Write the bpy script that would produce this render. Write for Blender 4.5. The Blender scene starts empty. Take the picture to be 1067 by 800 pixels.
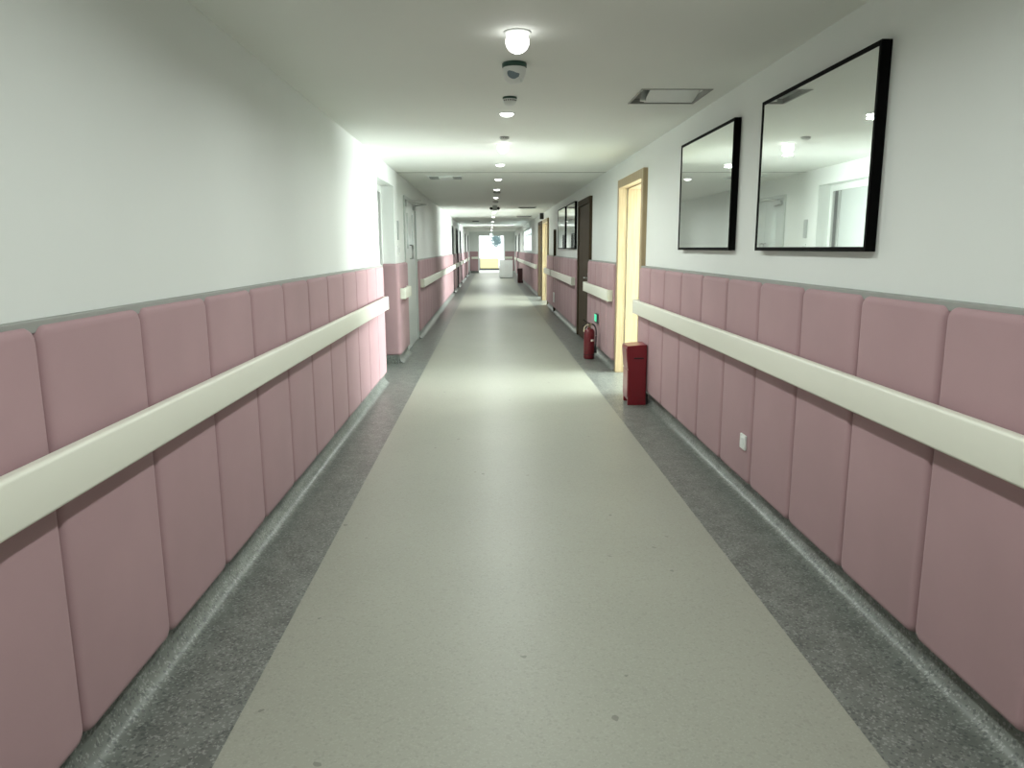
import bpy, bmesh, math, random
from mathutils import Vector
random.seed(7)
D = bpy.data
COL = bpy.context.scene.collection

# ------------------------------------------------------------------ materials
def mat(name, col, rough=.5, metal=0., spec=.5, sheen=0., var=0., vscale=6., speck=None, bump=0., bscale=200., coat=0.):
    m = D.materials.new(name); m.use_nodes = True
    nt = m.node_tree; b = nt.nodes['Principled BSDF']
    b.inputs['Base Color'].default_value = (*col, 1)
    b.inputs['Roughness'].default_value = rough
    b.inputs['Metallic'].default_value = metal
    b.inputs['Specular IOR Level'].default_value = spec
    if sheen: b.inputs['Sheen Weight'].default_value = sheen
    if coat: b.inputs['Coat Weight'].default_value = coat
    geo = nt.nodes.new('ShaderNodeNewGeometry')
    last = None
    if var:
        n = nt.nodes.new('ShaderNodeTexNoise'); n.inputs['Scale'].default_value = vscale; n.inputs['Detail'].default_value = 4
        nt.links.new(geo.outputs['Position'], n.inputs['Vector'])
        r = nt.nodes.new('ShaderNodeValToRGB')
        r.color_ramp.elements[0].position = .3; r.color_ramp.elements[1].position = .7
        r.color_ramp.elements[0].color = (*[c*(1-var) for c in col], 1)
        r.color_ramp.elements[1].color = (*[min(1, c*(1+var)) for c in col], 1)
        nt.links.new(n.outputs['Fac'], r.inputs['Fac']); last = r.outputs['Color']
    for sp in (speck or []):
        scol, sscale, amount, strength = sp
        v = nt.nodes.new('ShaderNodeTexVoronoi'); v.inputs['Scale'].default_value = sscale
        nt.links.new(geo.outputs['Position'], v.inputs['Vector'])
        sep = nt.nodes.new('ShaderNodeSeparateColor'); nt.links.new(v.outputs['Color'], sep.inputs['Color'])
        lt = nt.nodes.new('ShaderNodeMath'); lt.operation = 'LESS_THAN'; lt.inputs[1].default_value = amount
        nt.links.new(sep.outputs[0], lt.inputs[0])
        mu = nt.nodes.new('ShaderNodeMath'); mu.operation = 'MULTIPLY'; mu.inputs[1].default_value = strength
        nt.links.new(lt.outputs[0], mu.inputs[0])
        mx = nt.nodes.new('ShaderNodeMixRGB'); mx.inputs['Color2'].default_value = (*scol, 1)
        if last: nt.links.new(last, mx.inputs['Color1'])
        else: mx.inputs['Color1'].default_value = (*col, 1)
        nt.links.new(mu.outputs[0], mx.inputs['Fac']); last = mx.outputs['Color']
    if last: nt.links.new(last, b.inputs['Base Color'])
    if bump:
        n = nt.nodes.new('ShaderNodeTexNoise'); n.inputs['Scale'].default_value = bscale
        nt.links.new(geo.outputs['Position'], n.inputs['Vector'])
        bp = nt.nodes.new('ShaderNodeBump'); bp.inputs['Strength'].default_value = bump; bp.inputs['Distance'].default_value = .002
        nt.links.new(n.outputs['Fac'], bp.inputs['Height']); nt.links.new(bp.outputs['Normal'], b.inputs['Normal'])
    return m

def emit(name, col, s):
    m = mat(name, col, .4); b = m.node_tree.nodes['Principled BSDF']
    b.inputs['Emission Color'].default_value = (*col, 1); b.inputs['Emission Strength'].default_value = s
    return m

def wood(name, c0, c1, rough=.45, spec=.5):
    m = D.materials.new(name); m.use_nodes = True
    nt = m.node_tree; b = nt.nodes['Principled BSDF']; b.inputs['Roughness'].default_value = rough; b.inputs['Specular IOR Level'].default_value = spec
    geo = nt.nodes.new('ShaderNodeNewGeometry'); mp = nt.nodes.new('ShaderNodeMapping')
    mp.inputs['Scale'].default_value = (26, 26, 1.4)
    n = nt.nodes.new('ShaderNodeTexNoise'); n.inputs['Scale'].default_value = 2.2; n.inputs['Detail'].default_value = 6
    r = nt.nodes.new('ShaderNodeValToRGB'); r.color_ramp.elements[0].color = (*c0, 1); r.color_ramp.elements[1].color = (*c1, 1)
    r.color_ramp.elements[0].position = .35; r.color_ramp.elements[1].position = .65
    nt.links.new(geo.outputs['Position'], mp.inputs['Vector']); nt.links.new(mp.outputs['Vector'], n.inputs['Vector'])
    nt.links.new(n.outputs['Fac'], r.inputs['Fac']); nt.links.new(r.outputs['Color'], b.inputs['Base Color'])
    return m

def clear_glass(name, tint=(.9, .95, .93), gloss=.08):
    m = D.materials.new(name); m.use_nodes = True
    nt = m.node_tree; nt.nodes.clear()
    o = nt.nodes.new('ShaderNodeOutputMaterial'); mx = nt.nodes.new('ShaderNodeMixShader'); mx.inputs['Fac'].default_value = gloss
    t = nt.nodes.new('ShaderNodeBsdfTransparent'); t.inputs['Color'].default_value = (*tint, 1)
    g = nt.nodes.new('ShaderNodeBsdfGlossy'); g.inputs['Roughness'].default_value = .03
    nt.links.new(t.outputs[0], mx.inputs[1]); nt.links.new(g.outputs[0], mx.inputs[2]); nt.links.new(mx.outputs[0], o.inputs['Surface'])
    return m

def translucent(name):
    m = D.materials.new(name); m.use_nodes = True
    nt = m.node_tree; nt.nodes.clear()
    o = nt.nodes.new('ShaderNodeOutputMaterial'); mx = nt.nodes.new('ShaderNodeMixShader'); mx.inputs['Fac'].default_value = .3
    t = nt.nodes.new('ShaderNodeBsdfTranslucent'); t.inputs['Color'].default_value = (.9, .95, .94, 1)
    g = nt.nodes.new('ShaderNodeBsdfDiffuse'); g.inputs['Color'].default_value = (.8, .85, .84, 1)
    nt.links.new(t.outputs[0], mx.inputs[1]); nt.links.new(g.outputs[0], mx.inputs[2]); nt.links.new(mx.outputs[0], o.inputs['Surface'])
    return m

M = dict(
    wall=mat('wall_paint', (.75, .78, .755), .62, spec=.3, var=.015, vscale=1.5, bump=.08, bscale=60),
    ceiling=mat('ceiling_paint', (.80, .825, .785), .75, spec=.25, var=.02, vscale=.8),
    floor=mat('beige_vinyl', (.31, .316, .268), .40, spec=.22, var=.035, vscale=1.4,
              speck=[((.36, .37, .32), 170, .2, .4), ((.24, .24, .205), 120, .10, .35), ((.10, .10, .09), 55, .0007, .5)]),
    border=mat('grey_speckled_vinyl', (.150, .164, .148), .36, spec=.45, var=.22, vscale=9,
               speck=[((.36, .37, .35), 150, .16, .5), ((.055, .06, .06), 110, .14, .6)]),
    ledge=mat('grey_ledge', (.30, .31, .29), .55),
    pad=mat('pink_upholstery', (.412, .270, .288), .75, spec=.2, sheen=.06, var=.05, vscale=2.2, bump=.12, bscale=320),
    rail=mat('cream_rail_vinyl', (.76, .77, .675), .42, spec=.4, bump=.05, bscale=500),
    railcap=mat('cream_rail_cap', (.68, .69, .60), .45),
    alu=mat('aluminium', (.55, .56, .55), .3, metal=1),
    black=mat('black_frame', (.003, .003, .003), .6, spec=.05),
    mirror=mat('mirror_silver', (.90, .95, .92), .015, metal=.84),
    white=mat('white_plastic', (.75, .78, .76), .35),
    whitemetal=mat('white_lacquer', (.74, .78, .76), .4),
    greydoor=mat('pale_grey_lacquer', (.50, .54, .52), .3),
    greyframe=mat('grey_frame_lacquer', (.34, .37, .36), .35),
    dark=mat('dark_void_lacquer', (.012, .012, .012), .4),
    darkgrey=mat('dark_grey_plastic', (.06, .065, .063), .45),
    green=mat('dark_green_plastic', (.025, .075, .055), .4),
    lens=mat('smoked_lens', (.16, .21, .24), .2),
    wood=wood('light_oak_veneer', (.36, .275, .155), (.45, .35, .21)),
    brown=wood('dark_brown_veneer', (.046, .032, .017), (.060, .043, .024), .7, .2),
    red=mat('maroon_lacquer', (.20, .010, .018), .3, spec=.5, coat=.2),
    redfe=mat('red_lacquer', (.13, .006, .012), .3, coat=.2), redfar=mat('dark_maroon_lacquer', (.05, .006, .009), .4),
    blackr=mat('black_rubber', (.012, .012, .012), .5),
    brass=mat('brass', (.30, .26, .17), .4, metal=1),
    paper=mat('paper_label', (.75, .72, .66), .6),
    cream=mat('cream_hose', (.62, .55, .40), .5),
    greenlit=emit('green_sign_light', (.05, .62, .33), 1.1),
    lamp=emit('lamp_diffuser', (1, 1, .97), 4.5),
    lampfar=emit('exit_lamp_diffuser', (.8, 1, .97), 1.5),
    yellow=mat('yellow_render', (.80, .72, .36), .7),
    terrace=mat('terrace_paving', (.62, .62, .60), .7, var=.05),
    leaf=mat('blue_green_leaves', (.20, .30, .31), .6, var=.3, vscale=3),
    bark=mat('bark', (.12, .10, .08), .8, var=.3, vscale=12),
    glass=clear_glass('window_glass'),
    milk=translucent('milk_glass'),
    frost=mat('frosted_pane', (.62, .68, .66), .25),
)

# ------------------------------------------------------------------ helpers
def bx(bm, x0, x1, y0, y1, z0, z1):
    vs = [bm.verts.new((x, y, z)) for x in (x0, x1) for y in (y0, y1) for z in (z0, z1)]
    for f in ((0, 1, 3, 2), (4, 6, 7, 5), (0, 4, 5, 1), (2, 3, 7, 6), (0, 2, 6, 4), (1, 5, 7, 3)):
        bm.faces.new([vs[i] for i in f])

def prism(bm, pts, y0, y1, axis='y'):
    """pts in the plane across the axis; extruded along it"""
    def P(a, b, t):
        return (a, t, b) if axis == 'y' else ((t, a, b) if axis == 'x' else (a, b, t))
    A = [bm.verts.new(P(a, b, y0)) for a, b in pts]; B = [bm.verts.new(P(a, b, y1)) for a, b in pts]
    n = len(pts)
    for i in range(n): bm.faces.new((A[i], A[(i+1) % n], B[(i+1) % n], B[i]))
    bm.faces.new(A[::-1]); bm.faces.new(B)

def lathe(bm, prof, cx, cy, seg=32, cz=0, axis='z'):
    rings = []
    for r, z in prof:
        ring = []
        for i in range(seg):
            a = 2*math.pi*i/seg
            p = (cx+r*math.cos(a), cy+r*math.sin(a), cz+z)
            if axis == 'x': p = (cx+z, cy+r*math.cos(a), cz+r*math.sin(a))
            if axis == 'y': p = (cx+r*math.cos(a), cy+z, cz+r*math.sin(a))
            ring.append(bm.verts.new(p))
        rings.append(ring)
    for a, b in zip(rings, rings[1:]):
        for i in range(seg): bm.faces.new((a[i], a[(i+1) % seg], b[(i+1) % seg], b[i]))
    bm.faces.new(rings[0][::-1]); bm.faces.new(rings[-1])

def tube(bm, pts, r, seg=10):
    pts = [Vector(p) for p in pts]; rings = []
    up0 = Vector((0, 0, 1))
    for i, p in enumerate(pts):
        t = (pts[min(i+1, len(pts)-1)]-pts[max(i-1, 0)]).normalized()
        u = t.cross(up0)
        if u.length < .05: u = t.cross(Vector((0, 1, 0)))
        u.normalize(); v = t.cross(u).normalized()
        rings.append([bm.verts.new(p+r*(math.cos(2*math.pi*k/seg)*u+math.sin(2*math.pi*k/seg)*v)) for k in range(seg)])
    for a, b in zip(rings, rings[1:]):
        for i in range(seg): bm.faces.new((a[i], a[(i+1) % seg], b[(i+1) % seg], b[i]))
    bm.faces.new(rings[0][::-1]); bm.faces.new(rings[-1])

def bez(p0, p1, p2, p3, n=14):
    out = []
    for i in range(n+1):
        t = i/n; q = 1-t
        out.append(tuple(q**3*a+3*q*q*t*b+3*q*t*t*c+t**3*d for a, b, c, d in zip(p0, p1, p2, p3)))
    return out

def obj(name, bm, m, parent=None, bevel=0., smooth=None, seg=2):
    bmesh.ops.recalc_face_normals(bm, faces=bm.faces)
    me = D.meshes.new(name); bm.to_mesh(me); bm.free()
    for mm in (m if isinstance(m, (list, tuple)) else [m]): me.materials.append(mm)
    o = D.objects.new(name, me); COL.objects.link(o)
    if parent:
        o.parent = parent
        o.location = -Vector(parent.location)          # meshes are written in world coordinates
    if bevel:
        md = o.modifiers.new('bevel', 'BEVEL'); md.width = bevel; md.segments = seg; md.limit_method = 'ANGLE'
    if smooth is not None or bevel:
        for p in me.polygons: p.use_smooth = True
        me.set_sharp_from_angle(angle=math.radians(smooth or 40))
    return o

def NB(): return bmesh.new()

def box_obj(name, b, m, parent=None, bevel=0.):
    bm = NB(); bx(bm, *b); return obj(name, bm, m, parent, bevel)

def tag(o, label, cat, group=None, kind=None):
    o['label'] = label; o['category'] = cat
    if group: o['group'] = group
    o['kind'] = kind or 'thing'
    return o

def thing(name, label, cat, loc, group=None, kind=None):
    o = D.objects.new(name, None); o.empty_display_size = .1; COL.objects.link(o); o.location = loc
    return tag(o, label, cat, group, kind)

ORD = ('first second third fourth fifth sixth seventh eighth ninth tenth eleventh twelfth thirteenth fourteenth fifteenth sixteenth '
       'seventeenth eighteenth nineteenth twentieth twenty-first twenty-second twenty-third twenty-fourth twenty-fifth twenty-sixth').split()

# ------------------------------------------------------------------ key dimensions (metres; the lens stands at 0, 0, 1.45 looking along +y)
CZ = 2.41
XL, XR = -1.175, 1.52          # wall faces
PL, PR = -1.13, 1.455          # faces of the padding
RL, RR = -1.062, 1.387         # faces of the handrails
CAS = 1.475                    # face of the door casings on the right
YB, YE = -5.5, 44.5            # back and far ends
SL, SR = -.803, 1.118          # edges of the beige strip
PT, PB = 1.264, .112           # padding top / bottom

# ------------------------------------------------------------------ walls
def wall(name, x0, x1, y0, y1, z0, z1, holes, label, m=None):
    """slab x0..x1 with rectangular holes (ya, yb, za, zb)"""
    bm = NB(); y = y0
    for ya, yb, za, zb in sorted(holes):
        if ya > y: bx(bm, x0, x1, y, ya, z0, z1)
        if za > z0: bx(bm, x0, x1, ya, yb, z0, za)
        if zb < z1: bx(bm, x0, x1, ya, yb, zb, z1)
        y = yb
    if y < y1: bx(bm, x0, x1, y, y1, z0, z1)
    return tag(obj(name, bm, m or M['wall']), label, 'wall', kind='structure')

REC = (8.02, 9.40)             # recess on the left
RECX = -1.33
DD = (10.46, 11.96)            # double door on the left
LDOORS = [(23.75, 24.5), (26.6, 27.9), (30.0, 31.3), (36.4, 37.5), (40.8, 42.0)]
D1 = (7.30, 8.56); D2 = (11.12, 12.42); D3 = (19.1, 20.75); D4 = (21.15, 22.55); D5 = (37.2, 38.4); D6 = (41.6, 42.8)
WIN = (27.0, 33.0)
wall('wall_left', XL-.25, XL, YB, YE, 0, CZ,
     [(REC[0], REC[1], 0, 2.205), (DD[0], DD[1], 0, 2.12)]+[(a, b, 0, 2.1) for a, b in LDOORS],
     'white left wall above the pink padding')
RDH = [(D1[0], D1[1], 0, 2.12), (D2[0], D2[1], 0, 2.12), (D3[0], D3[1], 0, 2.12), (D4[0], D4[1], 0, 2.12),
       (WIN[0], WIN[1], 1.30, 2.2), (D5[0], D5[1], 0, 2.1), (D6[0], D6[1], 0, 2.1)]
wall('wall_right', XR, XR+.24, YB, YE, 0, CZ, RDH, 'white right wall with the two large framed mirrors')
# end wall with the opening to the outside
bm = NB()
bx(bm, XL-.25, -.60, YE, YE+.2, 0, CZ); bx(bm, .88, XR+.24, YE, YE+.2, 0, CZ); bx(bm, -.60, .88, YE, YE+.2, 2.17, CZ)
tag(obj('wall_far', bm, M['wall']), 'white end wall around the bright opening', 'wall', kind='structure')
box = NB(); bx(box, XL-.25, XR+.24, YB-.2, YB, 0, CZ)
tag(obj('wall_back', box, M['wall']), 'plain white wall closing the near end of the corridor', 'wall', kind='structure')

# ceiling with the hatch hole
HX0, HX1, HY0, HY1 = .955, 1.385, 4.765, 5.215
bm = NB()
bx(bm, XL-.25, XR+.24, YB-.2, HY0, CZ, CZ+.05); bx(bm, XL-.25, XR+.24, HY1, YE+.2, CZ, CZ+.05)
bx(bm, XL-.25, HX0, HY0, HY1, CZ, CZ+.05); bx(bm, HX1, XR+.24, HY0, HY1, CZ, CZ+.05)
tag(obj('ceiling', bm, M['ceiling']), 'long flat off-white corridor ceiling', 'ceiling', kind='structure')
# movement joint across the ceiling
tag(box_obj('trim_1', (XL, XR, 9.815, 9.84, CZ-.004, CZ), M['ledge']), 'thin grey joint strip across the ceiling', 'trim', kind='structure')

# floor
bm = NB()
bx(bm, SL, SR, YB-.2, YE+.2, -.1, 0)
tag(obj('floor', bm, M['floor']), 'beige vinyl strip down the middle of the corridor', 'floor', kind='structure')
bm = NB(); bx(bm, XL-.25, SL, YB-.2, YE+.2, -.1, 0)
tag(obj('floor_left', bm, M['border']), 'dark grey speckled vinyl border along the left wall', 'floor', kind='structure')
bm = NB(); bx(bm, SR, XR+.24, YB-.2, YE+.2, -.1, 0)
tag(obj('floor_right', bm, M['border']), 'dark grey speckled vinyl border along the right wall', 'floor', kind='structure')

# coved base: grey vinyl swept up the wall
def cove(name, X, s, y0, y1, label):
    """X wall face of the skirting, s = +1 when the corridor lies towards +x"""
    pts = [(X, .0), (X+s*.084, .0)]
    r = .072
    for i in range(9):
        a = math.pi/2*i/8
        pts.append((X+s*(.012+r-r*math.sin(a)), r-r*math.cos(a)))
    pts += [(X+s*.012, .118), (X, .118)]
    bm = NB(); prism(bm, pts, y0, y1)
    return tag(obj(name, bm, M['border'], smooth=50), label, 'baseboard', kind='structure')

def ledge(name, X, s, y0, y1, label):
    d = .03 if s > 0 else .045
    a, b = sorted((X, X+s*d))
    return tag(box_obj(name, (a, b, y0, y1, PT-.02, PT+.012), M['ledge'], bevel=.003), label, 'trim', kind='structure')

# ------------------------------------------------------------------ padded panels
def pad_bm(X, s, y0, y1, z0, z1, t, rc=.038):
    prof = [(0, 0), (.0005, .40), (.0025, .66), (.007, .85), (.014, .955), (.026, 1.0)]
    bm = NB(); rings = []
    for ins, h in prof:
        r = max(rc-ins*.5, .008); a0, a1, c0, c1 = y0+ins, y1-ins, z0+ins, z1-ins
        ring = []
        for (cy, cz, st) in ((a1-r, c1-r, 0), (a0+r, c1-r, 90), (a0+r, c0+r, 180), (a1-r, c0+r, 270)):
            for k in range(6):
                a = math.radians(st+90*k/5)
                ring.append(bm.verts.new((X+s*t*h, cy+r*math.cos(a), cz+r*math.sin(a))))
        rings.append(ring)
    n = len(rings[0])
    for a, b in zip(rings, rings[1:]):
        for i in range(n): bm.faces.new((a[i], a[(i+1) % n], b[(i+1) % n], b[i]))
    bm.faces.new(rings[-1]); bm.faces.new(rings[0][::-1])
    return bm

def pads(X, s, F, joints, label, group):
    """one padded panel between each pair of joints"""
    t = abs(F-X)-.0012
    for i, (a, b) in enumerate(zip(joints, joints[1:])):
        a, b = min(a, b), max(a, b)
        o = obj('padded_wall_panel', pad_bm(X+s*.0012, s, a+.002, b-.002, PB, PT, t), M['pad'], smooth=70)
        tag(o, label % ORD[i], 'padded panel', group)

def run(a, b, n): return [a+(b-a)*i/n for i in range(n+1)]

lj = [1.873+.559*k for k in range(11, -8, -1)]; lj[0] = 7.99
pads(XL, 1, PL, lj, 'pink padded panel on near left wall, %s from the doorway recess', 'pink padded panels on the near left wall')
rj = [2.317+.547*k for k in range(9, -9, -1)]; rj[0] = 7.19
pads(XR, -1, PR, rj, 'pink padded panel on near right wall, %s from the maroon metal box', 'pink padded panels on the near right wall')
pads(XR, -1, PR, [8.69, 9.17, 9.67, 10.17, 10.62, 11.0], 'pink padded panel behind the red extinguisher, %s beyond the first lit doorway', 'pink padded panels between lit and dark doorways')
pads(XR, -1, PR, run(12.55, 16.95, 8), 'pink padded panel below the small far mirrors, %s beyond the dark brown door', 'pink padded panels below the far mirrors')
pads(XR, -1, PR, run(17.05, 18.95, 4), 'pink padded panel before the second lit doorway, %s past the dark corner strip', 'pink padded panels before the second lit doorway')
pads(XR, -1, PR, run(22.7, 26.9, 8), 'far pink padded panel on right wall, %s beyond the third lit doorway', 'far pink padded panels on the right wall')
pads(XR, -1, PR, run(27.0, 37.05, 18), 'pink padded panel under the far window, %s from its near end', 'pink padded panels from the far window on')
pads(XR, -1, PR, run(38.55, 41.45, 5), 'pink padded panel near corridor end on right, %s beyond the far grey door', 'pink padded panels near the corridor end, right')
pads(XL, 1, PL, run(12.1, 23.6, 21), 'pink padded panel on middle left wall, %s beyond the grey double door', 'pink padded panels on the middle left wall')
pads(XL, 1, PL, run(24.65, 26.45, 3), 'far pink padded panel left, %s before the first dark doorway', 'pink padded panels before the first dark doorway')
pads(XL, 1, PL, run(28.05, 29.85, 3), 'far pink padded panel left, %s past the first dark doorway', 'pink padded panels past the first dark doorway')
pads(XL, 1, PL, run(31.45, 36.25, 9), 'far pink padded panel left, %s past the second dark doorway', 'pink padded panels past the second dark doorway')
pads(XL, 1, PL, run(37.65, 40.65, 5), 'far pink padded panel left, %s past the third dark doorway', 'pink padded panels past the third dark doorway')

# the padding that wraps the corner beside the recess: one soft piece on both faces
def wrap_pad():
    r = .05; x0 = RECX+.004; y0 = REC[1]-.052; y1 = 10.38
    out = [(x0, y0)]
    for k in range(9):
        a = -math.pi/2+math.pi/2*k/8
        out.append((PL-r+r*math.cos(a), y0+r+r*math.sin(a)))
    for k in range(6):
        a = math.pi/2*k/5; q = .03
        out.append((PL-q+q*math.cos(a), y1-q+q*math.sin(a)))
    out += [(XL+.0012, y1), (XL+.0012, REC[1]-.0012), (x0, REC[1]-.0012)]
    cx, cy = -1.2, 9.6
    bm = NB(); rings = []
    for ins, z in ((.03, PB), (.012, PB+.004), (.003, PB+.012), (0, PB+.03), (0, PT-.03), (.003, PT-.012), (.012, PT-.004), (.03, PT)):
        ring = []
        for i, (x, y) in enumerate(out):
            if i < len(out)-3:
                dx = ins if x > PL-.02 else 0; dy = -ins if y < y0+.03 else 0
                ring.append(bm.verts.new((x-dx, y-dy, z)))
            else: ring.append(bm.verts.new((x, y, z)))
        rings.append(ring)
    n = len(out)
    for a, b in zip(rings, rings[1:]):
        for i in range(n): bm.faces.new((a[i], a[(i+1) % n], b[(i+1) % n], b[i]))
    bm.faces.new(rings[0][::-1]); bm.faces.new(rings[-1])
    return bm
tag(obj('padded_wall_panel', wrap_pad(), M['pad'], smooth=50), 'wide pink padding wrapped around the corner between recess and grey double door', 'padded panel')

# end wall padding and rails
for x0, x1, lab in ((XL+.02, -.66, 'left'), (.94, XR-.02, 'right')):
    bm = NB(); bx(bm, x0, x1, YE-.045, YE-.0012, PB, PT)
    tag(obj('padded_wall_panel', bm, M['pad'], bevel=.02), 'pink padding on the end wall, %s of the bright opening' % lab, 'padded panel')

for x0, x1, lab in ((XL+.09, -.64, 'left'), (.92, XR-.09, 'right')):
    tag(box_obj('baseboard_far', (x0, x1, YE-.06, YE, 0, .118), M['border'], bevel=.01), 'grey skirting on the end wall, %s of the opening' % lab, 'baseboard', kind='structure')
# coves and ledges
for i, (a, b, lab) in enumerate(((YB, REC[0], 'near left wall'), (12.02, LDOORS[0][0], 'middle left wall'), (24.6, 26.5, 'left wall before first dark doorway'),
                                 (28.0, 29.9, 'left wall past first dark doorway'), (31.4, 36.3, 'left wall past second dark doorway'), (37.6, 40.7, 'left wall past third dark doorway'), (42.1, YE, 'far end of left wall'))):
    cove('baseboard_left', XL, 1, a, b, 'coved grey skirting along '+lab)
    if i < 6: ledge('trim_%d' % (2+i), XL, 1, a, b, 'grey cap strip on padding of '+lab)
cove('baseboard_left', XL, 1, REC[1], DD[0]-.06, 'coved grey skirting under the corner padding')
tag(box_obj('baseboard_left', (RECX, XL, REC[1]-.03, REC[1], 0, PB), M['border']), 'grey skirting on the far side of the recess', 'baseboard', kind='structure')
for i, (a, b, lab) in enumerate(((YB, D1[0]-.1, 'near right wall'), (D1[1]+.12, D2[0]-.1, 'right wall behind extinguisher'), (D2[1]+.12, D3[0]-.1, 'right wall below far mirrors'),
                                 (D4[1]+.12, D5[0]-.1, 'far right wall under the window'), (D5[1]+.1, D6[0]-.1, 'right wall near corridor end'))):
    cove('baseboard_right', XR, -1, a, b, 'coved grey skirting along '+lab)
    ledge('trim_%d' % (10+i), XR, -1, a, b, 'grey cap strip on padding of '+lab)

# ------------------------------------------------------------------ handrails
def rail(X, s, F, P, y0, y1, label, group='cream handrails on the corridor walls'):
    """X wall, F front face of the rail, P padding face"""
    t = thing('handrail', label, 'handrail', (P, (y0+y1)/2, .82), group)
    z0, z1 = .822, .955; th = .040; r = .012
    pts = []
    for (cx, cz, st) in ((F-s*r, z1-r, 0), (F-s*(th-r), z1-r, 90), (F-s*(th-r), z0+r, 180), (F-s*r, z0+r, 270)):
        for k in range(5):
            a = math.radians(st+90*k/4); pts.append((cx+s*r*math.cos(a), cz+r*math.sin(a)))
    bm = NB(); prism(bm, pts, y0+.02, y1-.02); obj('rail_cover', bm, M['rail'], t, smooth=50)
    for ya, yb in ((y0, y0+.02), (y1-.02, y1)):
        bm = NB(); a, b = sorted((F+s*.002, P)); bx(bm, a, b, ya, yb, z0-.002, z1+.002)
        obj('end_cap', bm, M['railcap'], t, bevel=.006)
    n = max(1, int((y1-y0)/1.3))
    for k in range(n):
        y = y0+(y1-y0)*(k+.5)/n
        a, b = sorted((F-s*th*.9, P)); bm = NB(); bx(bm, a, b, y-.02, y+.02, .855, .925)
        obj('bracket', bm, M['alu'], t)
rail(XL, 1, RL, PL, YB+.1, 7.80, 'long cream handrail along the near left padding')
rail(XR, -1, RR, PR, YB+.1, 7.14, 'long cream handrail along the near right padding')
rail(XL, 1, RL, PL, 9.40, 10.1, 'short cream handrail on corner padding beside the grey double door')
rail(XR, -1, RR, PR, 8.72, 10.98, 'short cream handrail above the red fire extinguisher')
rail(XR, -1, RR, PR, 12.6, 16.9, 'cream handrail below the two small far mirrors')
rail(XR, -1, RR, PR, 17.1, 18.95, 'cream handrail just before the second lit doorway')
rail(XR, -1, RR, PR, 22.7, 36.9, 'far cream handrail running under the right window')
rail(XR, -1, RR, PR, 38.6, 41.4, 'tiny far cream handrail on right near corridor end')
rail(XL, 1, RL, PL, 12.2, 23.5, 'cream handrail on left padding beyond the grey double door')
rail(XL, 1, RL, PL, 24.7, 26.4, 'far left cream handrail before the first dark doorway')
rail(XL, 1, RL, PL, 28.1, 29.8, 'far left cream handrail past the first dark doorway')
rail(XL, 1, RL, PL, 31.5, 36.2, 'far left cream handrail past the second dark doorway')
rail(XL, 1, RL, PL, 37.7, 40.6, 'far left cream handrail past the third dark doorway')
for x0, x1, lab in ((-1.05, -.66, 'left'), (.94, 1.38, 'right')):
    t = thing('handrail', 'short cream handrail on the end wall, %s of the opening' % lab, 'handrail', ((x0+x1)/2, YE-.045, .82))
    box_obj('rail_cover', (x0, x1, YE-.115, YE-.075, .822, .955), M['rail'], t, bevel=.012)
    box_obj('bracket', ((x0+x1)/2-.02, (x0+x1)/2+.02, YE-.08, YE-.045, .855, .925), M['alu'], t)

# ------------------------------------------------------------------ doorways on the right
def casing_right(t, d, zt, m, w=.08, deep=True):
    y0, y1 = d
    bm = NB(); bx(bm, CAS, XR+.02, y0-w, y0+.012, 0, zt+w); bx(bm, CAS, XR+.02, y1-.012, y1+w, 0, zt+w); bx(bm, CAS, XR+.02, y0+.012, y1-.012, zt-.012, zt+w)
    obj('casing', bm, m, t, bevel=.004)
    bm = NB(); X0, X1 = XR+.02, XR+.28
    # jamb lining: a proud stop, a groove, the rest
    for a, b, inset in ((X0, X0+.03, .012), (X0+.038, X1, .020)):
        bx(bm, a, b, y0, y0+inset, 0, zt-inset); bx(bm, a, b, y1-inset, y1, 0, zt-inset); bx(bm, a, b, y0, y1, zt-inset, zt)
    obj('jamb_lining', bm, m, t)

t = thing('door_1', 'open doorway with light wood jamb beside the maroon metal box, brightly lit', 'door', (XR, 7.93, 0), kind='structure')
casing_right(t, D1, 2.12, M['wood'])
t = thing('door_2', 'closed dark brown door in its frame on the right wall', 'door', (XR, 11.77, 0), kind='structure')
casing_right(t, D2, 2.12, M['brown'])
leaf = box_obj('door_leaf', (CAS+.02, CAS+.065, D2[0]+.02, D2[1]-.02, .006, 2.1), M['brown'], t, bevel=.003)
bm = NB(); tube(bm, [(CAS+.02, D2[0]+.1, 1.0), (CAS-.03, D2[0]+.1, 1.0), (CAS-.03, D2[0]+.22, 1.0)], .009); bx(bm, CAS+.014, CAS+.022, D2[0]+.07, D2[0]+.13, .92, 1.08)
obj('door_handle', bm, M['alu'], leaf); leaf.children[0].location = (0, 0, 0)
t = thing('door_3', 'far open doorway with light wood frame, sunlit, before the dark one', 'door', (XR, 19.9, 0), kind='structure')
casing_right(t, D3, 2.12, M['wood'])
t = thing('door_4', 'far open doorway with dark brown frame just past the second lit doorway', 'door', (XR, 21.85, 0), kind='structure')
casing_right(t, D4, 2.12, M['brown'])
for n, d, lab in (('door_5', D5, 'grey closed door on far right beyond the window'), ('door_6', D6, 'last grey closed door on right near the end wall')):
    t = thing(n, lab, 'door', (XR, sum(d)/2, 0), kind='structure')
    bm = NB(); y0, y1 = d; bx(bm, XR-.02, XR+.05, y0-.06, y0, 0, 2.16); bx(bm, XR-.02, XR+.05, y1, y1+.06, 0, 2.16); bx(bm, XR-.02, XR+.05, y0, y1, 2.1, 2.16)
    obj('casing', bm, M['greyframe'], t, bevel=.004)
    box_obj('door_leaf', (XR+.06, XR+.105, y0, y1, .005, 2.1), M['greyframe'], t)

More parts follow.
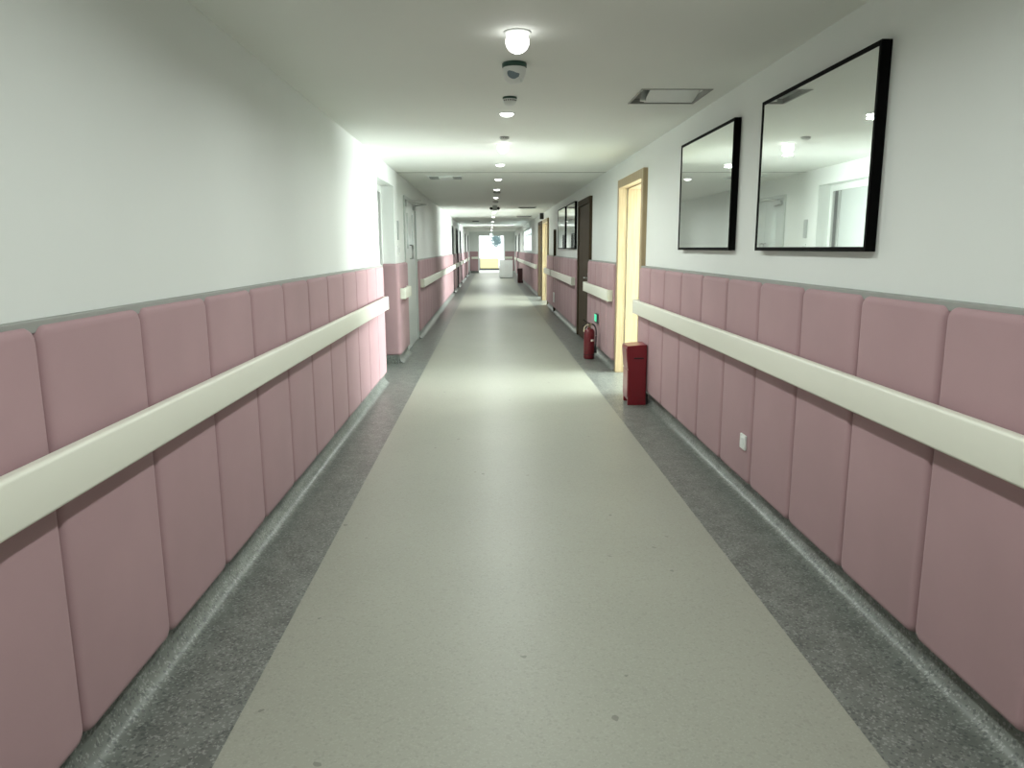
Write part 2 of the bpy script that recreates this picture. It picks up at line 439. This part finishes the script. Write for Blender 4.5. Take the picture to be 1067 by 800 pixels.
# rooms the light comes from
def room(n, y0, y1, wy0, wy1, wz0, wz1, X1=5.0):
    X0 = XR+.24; Z = 2.42
    bm = NB()
    bx(bm, X0, X1, y0-.1, y0, -.1, Z); bx(bm, X0, X1, y1, y1+.1, -.1, Z)          # sides
    bx(bm, X0, X1+.2, y0-.1, y1+.1, Z, Z+.1)                                       # ceiling
    pass
    bx(bm, X1, X1+.2, y0-.1, wy0, -.1, Z); bx(bm, X1, X1+.2, wy1, y1+.1, -.1, Z)
    bx(bm, X1, X1+.2, wy0, wy1, -.1, wz0); bx(bm, X1, X1+.2, wy0, wy1, wz1, Z)
    tag(obj('wall_side_room' if n == 1 else 'wall_far_room', bm, M['wall']), 'white side room behind the %s' % ('first lit doorway' if n == 1 else 'two far lit doorways'), 'room', kind='structure')
    tag(box_obj('floor_side_room' if n == 1 else 'floor_far_room', (X0, X1+.2, y0, y1, -.1, 0), M['floor']), 'beige floor of the room behind %s' % ('first lit doorway' if n == 1 else 'two far lit doorways'), 'floor', kind='structure')
    t = thing('window_%d' % (n+1), 'tall window of the room behind %s' % ('the first lit doorway' if n == 1 else 'the two far lit doorways'), 'window', (X1, (wy0+wy1)/2, wz0), kind='structure')
    bm = NB(); w = .05; x = X1+.05
    bx(bm, x, x+.06, wy0, wy1, wz0, wz0+w); bx(bm, x, x+.06, wy0, wy1, wz1-w, wz1)
    k = max(2, round((wy1-wy0)/1.0))
    for i in range(k+1):
        y = wy0+(wy1-wy0-w)*i/k; bx(bm, x, x+.06, y, y+w, wz0+w, wz1-w)
    obj('window_frame', bm, M['white'], t)

def daylight(name, loc, sx, sz, power, toward=-1, col=(.93, 1., .98), spread=180):
    l = D.lights.new(name, 'AREA'); l.shape = 'RECTANGLE'; l.size = sx; l.size_y = sz; l.energy = power; l.color = col; l.spread = math.radians(spread)
    o = D.objects.new(name, l); COL.objects.link(o); o.location = loc
    o.rotation_euler = (math.pi/2, 0, math.pi/2 if toward < 0 else -math.pi/2)     # faces -x / +x
    return o
room(1, 6.0, 10.2, 6.6, 9.7, .12, 2.3)
daylight('daylight_side_room', (5.35, 8.1, 1.15), 3.0, 2.0, 800, spread=150)
room(2, 17.6, 24.0, 18.4, 23.4, .12, 2.3)
daylight('daylight_far_room', (5.35, 20.6, 1.08), 3.6, 1.9, 1000)

# far window on the right
t = thing('window_1', 'wide bright window with slim mullions high on the far right wall', 'window', (XR, 30, 1.3), kind='structure')
bm = NB(); y0, y1 = WIN; z0, z1 = 1.30, 2.2; w = .06
bx(bm, XR+.02, XR+.09, y0, y1, z0, z0+w); bx(bm, XR+.02, XR+.09, y0, y1, z1-w, z1); bx(bm, XR+.016, XR+.09, y0, y1, 1.93, 1.97)
for i in range(6):
    y = y0+(y1-y0-w)*i/5; bx(bm, XR+.02, XR+.09, y, y+w, z0+w, z1-w)
obj('window_frame', bm, M['greyframe'], t)
for i in range(4):
    ya = y0+(y1-y0-w)*i/5+w; yb = y0+(y1-y0-w)*(i+1)/5
    box_obj('window_pane', (XR+.022, XR+.028, ya, yb, z0+w, z1-w), M['milk'], t)
box_obj('sliding_pane', (XR+.06, XR+.066, y0+(y1-y0-w)*.62, y0+(y1-y0-w)*.8+w, z0+w, z1-w), M['glass'], t)
daylight('daylight_milk_panes', (XR+.9, 29.4, 1.75), 4.6, 1.0, 75)
daylight('daylight_far_window', (XR+1.3, 33.2, 1.9), 2.0, 1.4, 520, spread=120)

# ------------------------------------------------------------------ left side doors
t = thing('door_7', 'pale grey door set back in the white recess on the left', 'door', (RECX, 8.7, 0), kind='structure')
bm = NB(); bx(bm, RECX-.06, RECX, REC[0]-.02, REC[1]+.02, 2.13, 2.205); bx(bm, RECX-.06, RECX, REC[1]-.06, REC[1], 0, 2.13); bx(bm, RECX-.06, RECX, REC[0], REC[0]+.05, 0, 2.13)
obj('casing', bm, M['wall'], t)
box_obj('door_seal', (RECX-.05, RECX-.03, 9.20, 9.34, 0, 2.13), M['darkgrey'], t)  # dark colour stands in for the recessed gap beside the leaf
box_obj('door_edge', (RECX-.045, RECX-.004, 9.15, 9.20, 0, 2.13), M['alu'], t, bevel=.004)
lf = box_obj('door_leaf', (RECX-.06, RECX-.02, REC[0]+.05, 9.15, .005, 2.13), M['greydoor'], t)
bm = NB(); bx(bm, RECX-.09, RECX-.06, REC[0], REC[1], 0, 2.205); obj('door_backing', bm, M['darkgrey'], t)

t = thing('door_8', 'pale grey double door with closers on the left wall', 'door', (XL, 11.2, 0), kind='structure')
bm = NB(); y0, y1 = DD; bx(bm, XL-.1, XL+.022, y0-.05, y0, 0, 2.17); bx(bm, XL-.1, XL+.022, y1, y1+.05, 0, 2.17); bx(bm, XL-.1, XL+.022, y0, y1, 2.12, 2.17)
obj('casing', bm, M['greydoor'], t, bevel=.004)
ym = 11.16
for ya, yb in ((y0+.004, ym-.003), (ym+.003, y1-.004)):
    lf = box_obj('door_leaf', (XL-.045, XL+.004, ya, yb, .006, 2.115), M['greydoor'], t, bevel=.003)
    c = (ya+yb)/2
    p = box_obj('vision_pane', (XL+.004, XL+.007, c-.09, c+.09, 1.45, 1.95), M['frost'], t)
    bm = NB(); yy = yb-.07 if ya < ym-.2 and yb < ym else ya+.07
    tube(bm, [(XL+.004, yy, 1.30), (XL+.04, yy, 1.30), (XL+.04, yy, 1.50), (XL+.004, yy, 1.50)], .010)
    obj('door_handle', bm, M['alu'], t, smooth=60)
    hy = ya+.06 if yb < ym else yb-.06; sg = 1 if yb < ym else -1
    bm = NB(); bx(bm, XL+.004, XL+.05, min(hy, hy+sg*.24), max(hy, hy+sg*.24), 2.03, 2.09)
    cl = obj('door_closer', bm, M['alu'], t, bevel=.006)
    bm = NB(); tube(bm, [(XL+.03, hy+sg*.1, 2.10), (XL+.21, hy+sg*.22, 2.115), (XL+.03, hy+sg*.42, 2.13)], .009)
    o = obj('closer_arm', bm, M['alu'], cl); o.location = (0, 0, 0)

for i, (a, b) in enumerate(LDOORS):
    t = thing('door_%d' % (9+i), '%s black doorway on the far left wall beyond the double door' % ORD[i], 'door', (XL, (a+b)/2, 0), kind='structure')
    bm = NB(); bx(bm, XL-.06, XL+.02, a-.05, a, 0, 2.15); bx(bm, XL-.06, XL+.02, b, b+.05, 0, 2.15); bx(bm, XL-.06, XL+.02, a, b, 2.1, 2.15)
    obj('casing', bm, M['darkgrey'], t, bevel=.004)
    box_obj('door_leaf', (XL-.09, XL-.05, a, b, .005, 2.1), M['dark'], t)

# little wall fittings
t = thing('door_sign', 'narrow grey sign plate on the white wall between recess and double door', 'sign', (XL, 9.72, 1.67))
box_obj('plate', (XL, XL+.012, 9.66, 9.76, 1.56, 1.80), M['greyframe'], t, bevel=.002)
t = thing('light_switch', 'small pale switch plate below the grey sign plate, left wall', 'switch', (XL, 9.72, 1.43))
box_obj('plate', (XL, XL+.012, 9.67, 9.76, 1.37, 1.49), M['white'], t, bevel=.003)
box_obj('rocker', (XL+.012, XL+.017, 9.69, 9.74, 1.40, 1.46), M['greydoor'], t, bevel=.002)

t = thing('wall_outlet', 'small white socket plate low on the near right padding', 'socket', (PR, 4.06, .35))
box_obj('plate', (PR-.012, PR-.0002, 4.018, 4.104, .307, .393), M['white'], t, bevel=.003)
box_obj('socket_face', (PR-.016, PR-.012, 4.036, 4.086, .322, .378), M['whitemetal'], t, bevel=.002)
t = thing('wall_outlet', 'pale socket plate low on padding by the dark corner strip', 'socket', (PR, 16.7, .3))
box_obj('plate', (PR-.012, PR-.0002, 16.55, 16.80, .24, .46), M['white'], t, bevel=.003)
box_obj('socket_face', (PR-.016, PR-.012, 16.6, 16.75, .28, .42), M['whitemetal'], t, bevel=.002)

t = thing('emergency_sign', 'small glowing green light low on padding above the extinguisher', 'sign', (PR, 9.9, .45))
box_obj('housing', (PR-.028, PR-.0002, 9.80, 9.99, .445, .575), M['darkgrey'], t, bevel=.004)
box_obj('lit_face', (PR-.033, PR-.028, 9.815, 9.975, .475, .565), M['greenlit'], t, bevel=.002)

tag(box_obj('trim_20', (CAS-.01, XR, 16.95, 17.05, 0, 1.86), M['brown'], bevel=.004), 'tall narrow dark corner strip on right wall past the small mirrors', 'trim', kind='structure')
t = thing('wall_speaker', 'small black box mounted high on right wall over the far doorways', 'speaker', (XR, 20.95, 2.3))
box_obj('housing', (XR-.10, XR+.004, 20.87, 21.03, 2.24, 2.40), M['darkgrey'], t, bevel=.006)
box_obj('grille', (XR-.095, XR-.005, 20.864, 20.87, 2.25, 2.39), M['dark'], t)
t = thing('card_reader', 'small black reader on the wall strip between two far doorways', 'reader', (XR, 20.95, 1.4))
box_obj('housing', (XR-.06, XR+.004, 20.9, 21.0, 1.36, 1.50), M['darkgrey'], t, bevel=.006)
box_obj('keypad', (XR-.055, XR-.005, 20.893, 20.9, 1.38, 1.48), M['dark'], t)

# ------------------------------------------------------------------ mirrors
def mirror(y0, y1, z0, z1, label, fr=.019, dp=.042):
    t = thing('wall_mirror', label, 'mirror', (XR, (y0+y1)/2, z0), 'black framed mirrors on the right wall')
    bm = NB(); a, b = XR-dp, XR
    bx(bm, a, b, y0, y0+fr, z0, z1); bx(bm, a, b, y1-fr, y1, z0, z1); bx(bm, a, b, y0+fr, y1-fr, z0, z0+fr); bx(bm, a, b, y0+fr, y1-fr, z1-fr, z1)
    obj('frame', bm, M['black'], t, bevel=.002)
    box_obj('mirror_glass', (XR-dp+.004, XR-dp+.010, y0+fr, y1-fr, z0+fr, z1-fr), M['mirror'], t)
    box_obj('backing', (XR-dp+.010, XR, y0+fr, y1-fr, z0+fr, z1-fr), M['black'], t)
mirror(2.90, 4.13, 1.43, 2.215, 'largest nearest black-framed mirror on the right wall')
mirror(4.58, 5.83, 1.43, 2.215, 'black-framed mirror between the nearest mirror and first lit doorway')
mirror(12.95, 14.35, 1.43, 2.24, 'small far black-framed mirror right beside the dark brown door')
mirror(14.62, 16.1, 1.43, 2.24, 'small far black-framed mirror next to the dark corner strip')

# ------------------------------------------------------------------ ceiling fittings
LX = .137
def downlight(y, label, bloom=False, power=17.):
    t = thing('ceiling_downlight', label, 'ceiling lamp', (LX, y, CZ), 'round ceiling lamps in a row')
    bm = NB(); R = .062
    lathe(bm, [(R-.012, 0), (R, 0), (R, -.004), (R-.006, -.008), (R-.012, -.008)], LX, y, 32, CZ); obj('trim_ring', bm, M['white'], t, smooth=40)
    bm = NB()
    if bloom:  # ball shape stands in for the bloom around a flush downlight
        prof = [(max(.003, .054*math.cos(a)), -.042-.050*math.sin(a)) for a in [math.radians(k) for k in (-52, -35, -18, 0, 18, 36, 54, 72, 89)]]
    else:
        prof = [(.050, -.004), (.049, -.012), (.040, -.020), (.022, -.026), (.004, -.028)]
    lathe(bm, prof, LX, y, 32, CZ); obj('diffuser', bm, M['lamp'], t, smooth=60)
    l = D.lights.new('lamp_light', 'AREA'); l.shape = 'DISK'; l.size = .09; l.energy = power; l.color = (.94, 1, .955); l.spread = math.radians(170)
    o = D.objects.new('lamp_light', l); COL.objects.link(o); o.parent = t; o.location = (0, 0, -.108 if bloom else -.034)

LAMPS = [3.56, 5.58, 7.15, 8.9, 10.73, 12.56, 14.55, 20.5, 23.3, 27.5, 31.5, 35.5, 39.5, 41.8]  # last lamp is an added fill to brighten the end wall
for i, y in enumerate(LAMPS):
    downlight(y, ('glowing globe lamp on ceiling, nearest in the row, before the domed detector' if i == 0 else
                  'round ceiling lamp, %s in the row counted from the nearest globe lamp' % ORD[i]), i in (0, 2), 17. if y < 34 else 42.)  # farthest ones boosted to fill the end wall
for i, y in enumerate((1.88, .05, -1.8, -3.65)):
    downlight(y, 'round ceiling lamp, %s one out of view before the nearest globe lamp' % ORD[i])

def dome_detector(y, label, R, drop, lens=True, ring=M['green']):
    x = LX+.006
    t = thing('smoke_detector', label, 'detector', (x, y, CZ))
    bm = NB(); lathe(bm, [(R*.98, 0), (R*1.02, -.004), (R*1.02, -drop*.20), (R*.94, -drop*.23)], x, y, 40, CZ); obj('base_ring', bm, ring, t, smooth=40)
    bm = NB(); prof = [(R*.93, -drop*.20), (R*.97, -drop*.30)]
    for k in range(1, 9):
        a = math.radians(11*k); prof.append((R*.97*math.cos(a)**.75 if k < 8 else .004, -drop*.30-drop*.70*math.sin(a)))
    lathe(bm, prof, x, y, 40, CZ); obj('dome', bm, M['white'], t, smooth=60)
    if lens:
        bm = NB(); bmesh.ops.create_icosphere(bm, subdivisions=3, radius=R*.60)
        for v in bm.verts: v.co = Vector((v.co.x, v.co.y*.55, v.co.z*.95))+Vector((x-.003, y-R*.60, CZ-drop*.50))
        obj('lens', bm, M['lens'], t, smooth=80)
        bm = NB(); lathe(bm, [(.006, 0), (.006, -.012)], x+R*.55, y-R*.60, 12, CZ-drop*.85); obj('indicator', bm, M['whitemetal'], t)
    else:
        bm = NB()
        for k in range(7):
            a = math.radians(-150+20*k); c, s_ = math.cos(a), math.sin(a)
            p = Vector((x+R*.93*c, y+R*.93*s_, CZ-drop*.42)); q = Vector((x+R*.93*math.cos(a+.2), y+R*.93*math.sin(a+.2), CZ-drop*.42))
            tube(bm, [p, q], .004, 6)
        obj('air_slots', bm, M['darkgrey'], t)
dome_detector(4.13, 'white domed ceiling detector with dark green ring and grey lens', .064, .105)
dome_detector(5.02, 'small white ceiling detector with dark green ring, just beyond the domed one', .046, .055, False)
dome_detector(6.75, 'small white ceiling detector between second and third lamps', .042, .035, False, M['ledge'])
dome_detector(13.2, 'small dark-ringed ceiling detector just beyond the sixth lamp', .06, .045, False, M['darkgrey'])
dome_detector(15.8, 'small dark-ringed ceiling detector just before the twin emergency light', .06, .045, False, M['darkgrey'])
dome_detector(26.0, 'far tiny dark-ringed ceiling detector beyond the ninth lamp', .07, .06, False, M['darkgrey'])

t = thing('emergency_light', 'grey twin-headed emergency light hanging from the ceiling', 'emergency light', (LX, 17.3, CZ))
box_obj('body', (LX-.055, LX+.055, 17.26, 17.34, CZ-.11, CZ+.004), M['greydoor'], t, bevel=.012)
for s in (-1, 1):
    bm = NB(); lathe(bm, [(.012, .0), (.030, -.01), (.033, -.05), (.028, -.056)], LX+s*.082, 17.29, 20, CZ-.07, 'y'); obj('lamp_head', bm, M['dark'], t, smooth=40)
    box_obj('head_arm', (min(LX+s*.06, LX+s*.10), max(LX+s*.06, LX+s*.10), 17.28, 17.30, CZ-.08, CZ-.06), M['darkgrey'], t)

t = thing('exit_sign', 'small pale lit sign hanging from ceiling before the end opening', 'sign', (.12, 42.9, CZ))
box_obj('rod', (.115, .125, 42.89, 42.91, CZ-.12, CZ), M['darkgrey'], t)
box_obj('lit_panel', (.05, .19, 42.88, 42.92, CZ-.24, CZ-.12), M['lampfar'], t, bevel=.006)

# open ceiling hatch
t = thing('access_hatch', 'open square access hatch in the ceiling above the mirrors', 'hatch', ((HX0+HX1)/2, (HY0+HY1)/2, CZ))
bm = NB(); h = .24; w = .012
bx(bm, HX0-w, HX0, HY0-w, HY1+w, CZ+.05, CZ+h); bx(bm, HX1, HX1+w, HY0-w, HY1+w, CZ+.05, CZ+h)
bx(bm, HX0, HX1, HY0-w, HY0, CZ+.05, CZ+h); bx(bm, HX0, HX1, HY1, HY1+w, CZ+.05, CZ+h); bx(bm, HX0-w, HX1+w, HY0-w, HY1+w, CZ+h, CZ+h+w)
obj('shaft', bm, M['whitemetal'], t)
bm = NB(); e = .008
bx(bm, HX0-e, HX0+.004, HY0-e, HY1+e, CZ-.004, CZ+.03); bx(bm, HX1-.004, HX1+e, HY0-e, HY1+e, CZ-.004, CZ+.03)
bx(bm, HX0, HX1, HY0-e, HY0+.004, CZ-.004, CZ+.03); bx(bm, HX0, HX1, HY1-.004, HY1+e, CZ-.004, CZ+.03)
obj('edge_frame', bm, M['ledge'], t)
bm = NB(); prism(bm, [(HY1-.006, CZ+.002), (HY0+.04, CZ+.085), (HY0+.04, CZ+.095), (HY1-.006, CZ+.012)], HX0+.10, HX1-.004, 'x'); obj('deflector', bm, M['white'], t)  # tilted panel added to catch bounced light and brighten the hatch
bm = NB(); tube(bm, [(HX0+.085, HY1-.05, CZ+.004), (HX0+.085, HY1-.05, CZ+h)], .022, 16); obj('pipe', bm, M['white'], t, smooth=60)

# vents
def vent(x0, x1, y0, y1, label, mid=False):
    t = thing('ceiling_vent', label, 'vent', ((x0+x1)/2, (y0+y1)/2, CZ))
    bm = NB(); f = .02
    bx(bm, x0, x1, y0, y0+f, CZ-.012, CZ); bx(bm, x0, x1, y1-f, y1, CZ-.012, CZ); bx(bm, x0, x0+f, y0+f, y1-f, CZ-.012, CZ); bx(bm, x1-f, x1, y0+f, y1-f, CZ-.012, CZ)
    obj('frame', bm, M['ledge'] if not mid else M['whitemetal'], t)
    n = max(3, int((y1-y0-2*f)/.035))
    bm = NB()
    for k in range(n):
        y = y0+f+(y1-y0-2*f)*(k+.5)/n; bx(bm, x0+f, x1-f, y-.006, y+.006, CZ-.010, CZ-.002)
    obj('slats', bm, M['darkgrey'] if not mid else M['greyframe'], t)
    box_obj('backing', (x0+f, x1-f, y0+f, y1-f, CZ-.0015, CZ), M['dark'] if not mid else M['ledge'], t)
    if mid: box_obj('centre_plate', (x0+.2*(x1-x0)+.06, x1-.28*(x1-x0), y0+.03, y1-.03, CZ-.022, CZ-.010), M['whitemetal'], t, bevel=.004)
vent(-.83, -.35, 10.25, 10.72, 'pale square ceiling vent beyond the joint strip, left side', True)
vent(.71, 1.13, 17.95, 18.35, 'nearer dark ceiling vent on the right past the emergency light')
vent(.85, 1.30, 22.8, 23.2, 'farther dark ceiling vent on the right above the far doorways')
vent(-.60, -.36, 27.0, 27.6, 'tiny far dark ceiling vent left of the lamps')

# ------------------------------------------------------------------ maroon metal boxes
def metal_box(x0, x1, y0, y1, h, label, red=M['red']):
    t = thing('metal_box', label, 'box', ((x0+x1)/2, (y0+y1)/2, 0), 'maroon metal boxes by the right wall')
    xs = x0+.018                       # lower front; the flap leans out at the top
    bm = NB(); prism(bm, [(xs, .045), (xs, h*.60), (xs-.002, h*.61), (x0, h*.97), (x0+.004, h), (x1, h+.012), (x1, .045)], y0, y1)
    body = obj('body', bm, red, t, bevel=.005)
    bm = NB(); prism(bm, [(xs-.006, h*.615), (x0-.006, h*.955), (x0+.003, h*.955), (xs+.003, h*.615)], y0+.012, y1-.012)
    obj('flap', bm, red, t, bevel=.003)
    box_obj('lower_door', (xs-.006, xs+.003, y0+.012, y1-.012, .075, h*.595), red, t, bevel=.003)
    bm = NB(); c = x0+.60*(x1-x0); bx(bm, c-.045, c+.045, y0-.003, y0+.002, h*.785, h*.805)
    obj('slot', bm, M['blackr'], t)
    for ya, yb in ((y0, y0+.035), (y1-.035, y1)):
        bm = NB(); bx(bm, xs, x1, ya, yb, 0, .047); obj('foot', bm, red, t, bevel=.003)
    box_obj('back_foot', (x1-.004, x1+.022, y0+.01, y1-.01, 0, .10), M['blackr'], t, bevel=.004)
metal_box(1.262, 1.448, 6.70, 6.95, .556, 'maroon metal box with flap on floor beside first lit doorway')
metal_box(1.18, 1.40, 31.3, 31.6, .60, 'dark far metal box on floor beside the white cabinet', M['redfar'])

# ------------------------------------------------------------------ fire extinguisher
def extinguisher(x, y):
    t = thing('fire_extinguisher', 'red fire extinguisher standing on floor below the green light', 'fire extinguisher', (x, y, 0))
    R = .072
    bm = NB(); prof = [(R*.86, 0), (R*.97, .006), (R, .02), (R, .345)]
    for k in range(1, 8):
        a = math.radians(90*k/8); prof.append((R*.30+R*.70*math.cos(a), .345+.060*math.sin(a)))
    prof += [(.022, .408), (.022, .420)]
    lathe(bm, prof, x, y, 40); obj('cylinder', bm, M['redfe'], t, smooth=50)
    bm = NB(); lathe(bm, [(R*1.012, .055), (R*1.012, .062)], x, y, 40); obj('base_band', bm, M['blackr'], t, smooth=50)
    bm = NB(); lathe(bm, [(.020, .418), (.020, .436), (.015, .438), (.015, .452)], x, y, 20); obj('valve', bm, M['brass'], t, smooth=40)
    bm = NB(); bx(bm, x-.012, x+.012, y-.015, y+.015, .448, .468); obj('valve_head', bm, M['blackr'], t, bevel=.004)
    bm = NB(); tube(bm, bez((x+.005, y, .468), (x-.03, y-.01, .478), (x-.05, y-.015, .498), (x-.085, y-.02, .522)), .0065); obj('lever', bm, M['blackr'], t, smooth=60)
    bm = NB(); tube(bm, bez((x, y, .452), (x-.04, y-.01, .456), (x-.06, y-.015, .448), (x-.095, y-.02, .438)), .0075); obj('carry_handle', bm, M['blackr'], t, smooth=60)
    bm = NB(); lathe(bm, [(.015, 0), (.016, -.006), (.012, -.010)], x+.016, y-.016, 18, .458, 'y'); obj('gauge', bm, M['brass'], t, smooth=40)
    bm = NB(); tube(bm, bez((x+.012, y, .455), (x+.075, y-.01, .475), (x+.090, y-.03, .40), (x+.086, y-.035, .30))+bez((x+.086, y-.035, .30), (x+.084, y-.035, .24), (x+.083, y-.035, .20), (x+.080, y-.035, .17), 6)[1:], .010); hose = obj('hose', bm, M['blackr'], t, smooth=60)
    bm = NB(); lathe(bm, [(.012, .17), (.017, .14), (.018, .085), (.014, .08)], x+.079, y-.035, 16); obj('nozzle', bm, M['blackr'], t, smooth=50)
    bm = NB(); tube(bm, bez((x-.01, y-.012, .452), (x-.05, y-.03, .46), (x-.085, y-.035, .42), (x-.074, y-.040, .36)), .007); obj('tag_cord', bm, M['cream'], t, smooth=60)
    # label patch hugging the cylinder
    bm = NB(); prev = None
    for k in range(5):
        a = math.radians(-80+9*k); p = [bm.verts.new((x+(R+.0012)*math.cos(a), y+(R+.0012)*math.sin(a), z)) for z in (.235, .262)]
        if prev: bm.faces.new((prev[0], p[0], p[1], prev[1]))
        prev = p
    o = obj('paper_label', bm, M['paper'], t, smooth=60); md = o.modifiers.new('solid', 'SOLIDIFY'); md.thickness = .001
extinguisher(1.312, 9.66)

# ------------------------------------------------------------------ far end
t = thing('cabinet', 'white reception cabinet standing on the floor near the far end', 'cabinet', (.81, 36.4, 0))
x0, x1, y0, y1 = .49, 1.14, 36.1, 36.7
box_obj('carcass', (x0, x1, y0, y1, .05, .85), M['whitemetal'], t, bevel=.004)
box_obj('plinth', (x0+.03, x1-.03, y0+.04, y1-.04, 0, .05), M['greyframe'], t)
box_obj('worktop', (x0-.012, x1+.012, y0-.015, y1+.01, .85, .88), M['white'], t, bevel=.004)
for a, b, hx in ((x0+.008, (x0+x1)/2-.002, (x0+x1)/2-.04), ((x0+x1)/2+.002, x1-.008, (x0+x1)/2+.04)):
    d = box_obj('cabinet_door', (a, b, y0-.014, y0, .06, .84), M['whitemetal'], t, bevel=.003)
    bm = NB(); tube(bm, [(hx, y0-.014, .55), (hx, y0-.035, .55), (hx, y0-.035, .68), (hx, y0-.014, .68)], .006)
    o = obj('handle', bm, M['alu'], d); o.location = (0, 0, 0)

tag(box_obj('terrace', (-9, 9, YE+.2, 62, -.1, 0), M['terrace']), 'bright paving outside the far opening', 'ground', kind='structure')
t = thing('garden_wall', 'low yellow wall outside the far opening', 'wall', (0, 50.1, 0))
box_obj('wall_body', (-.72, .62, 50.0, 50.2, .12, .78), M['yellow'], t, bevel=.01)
box_obj('wall_foot', (-.76, 1.4, 49.97, 50.23, 0, .12), M['darkgrey'], t)  # dark grey strip running along the base
box_obj('pier', (-.74, -.60, 49.97, 50.23, .12, .80), M['ledge'], t, bevel=.01)

# tree outside: trunk hidden beside the opening, a leafy bough hanging into it
t = thing('tree', 'blue-green leafy bough seen in the far opening', 'tree', (1.9, 53.5, 0))
bm = NB(); tube(bm, bez((1.9, 53.5, 0), (1.95, 53.5, 1.2), (1.8, 53.5, 2.0), (1.85, 53.5, 3.4)), .09, 12); obj('trunk', bm, M['bark'], t, smooth=60)
bm = NB(); tube(bm, bez((1.84, 53.5, 2.6), (1.3, 53.4, 2.9), (.9, 53.4, 2.7), (.35, 53.3, 1.95)), .03, 8); obj('bough', bm, M['bark'], t, smooth=60)
bm = NB()
for k in range(900):
    if k < 420:
        c = Vector((random.gauss(.50, .17), random.gauss(53.4, .18), random.gauss(1.97, .20)))
        if c.x < .12 or c.x > .95 or c.z < 1.55: continue
    else: c = Vector((random.gauss(1.7, .5), random.gauss(53.5, .5), random.gauss(3.3, .4)))
    a = random.uniform(0, 6.28); u = Vector((math.cos(a), random.uniform(-.4, .4), math.sin(a))).normalized(); v = u.cross(Vector((random.random(), 1, random.random()))).normalized()
    L = random.uniform(.06, .10)
    P = [c-u*L, c+v*L*.35+u*.01, c+u*L, c-v*L*.35]
    n = u.cross(v)*.004
    q = [bm.verts.new(p) for p in P]; bm.faces.new(q)
obj('leaves', bm, M['leaf'], t)

# ------------------------------------------------------------------ world, camera, colour
w = D.worlds.new('sky'); bpy.context.scene.world = w; w.use_nodes = True
bg = w.node_tree.nodes['Background']; bg.inputs['Color'].default_value = (.94, 1., 1., 1); bg.inputs['Strength'].default_value = 2.2

cam = D.cameras.new('camera'); co = D.objects.new('camera', cam); COL.objects.link(co)
cam.sensor_fit = 'HORIZONTAL'; cam.sensor_width = 36; cam.lens = 767.13/1067*36; cam.clip_start = .02; cam.clip_end = 300
from mathutils import Matrix
pitch, yaw, roll = -.1825, .0297, -.0044
f = Vector((math.sin(yaw)*math.cos(pitch), math.cos(yaw)*math.cos(pitch), math.sin(pitch)))
r = Vector((math.cos(yaw), -math.sin(yaw), 0)); u = r.cross(f)
r2 = math.cos(roll)*r+math.sin(roll)*u; u2 = -math.sin(roll)*r+math.cos(roll)*u
mw = Matrix(((r2.x, u2.x, -f.x, 0), (r2.y, u2.y, -f.y, 0), (r2.z, u2.z, -f.z, 1.45), (0, 0, 0, 1)))
co.matrix_world = mw
sc = bpy.context.scene; sc.camera = co
sc.view_settings.view_transform = 'Standard'; sc.view_settings.look = 'None'; sc.view_settings.gamma = 1; sc.view_settings.use_curve_mapping = False
sc.view_settings.exposure = 0.0
try:
    sc.cycles.use_denoising = True; sc.cycles.denoiser = 'OPENIMAGEDENOISE'; sc.cycles.max_bounces = 10; sc.cycles.diffuse_bounces = 6
    sc.cycles.sample_clamp_indirect = 8; sc.cycles.caustics_reflective = False; sc.cycles.caustics_refractive = False
except Exception: pass
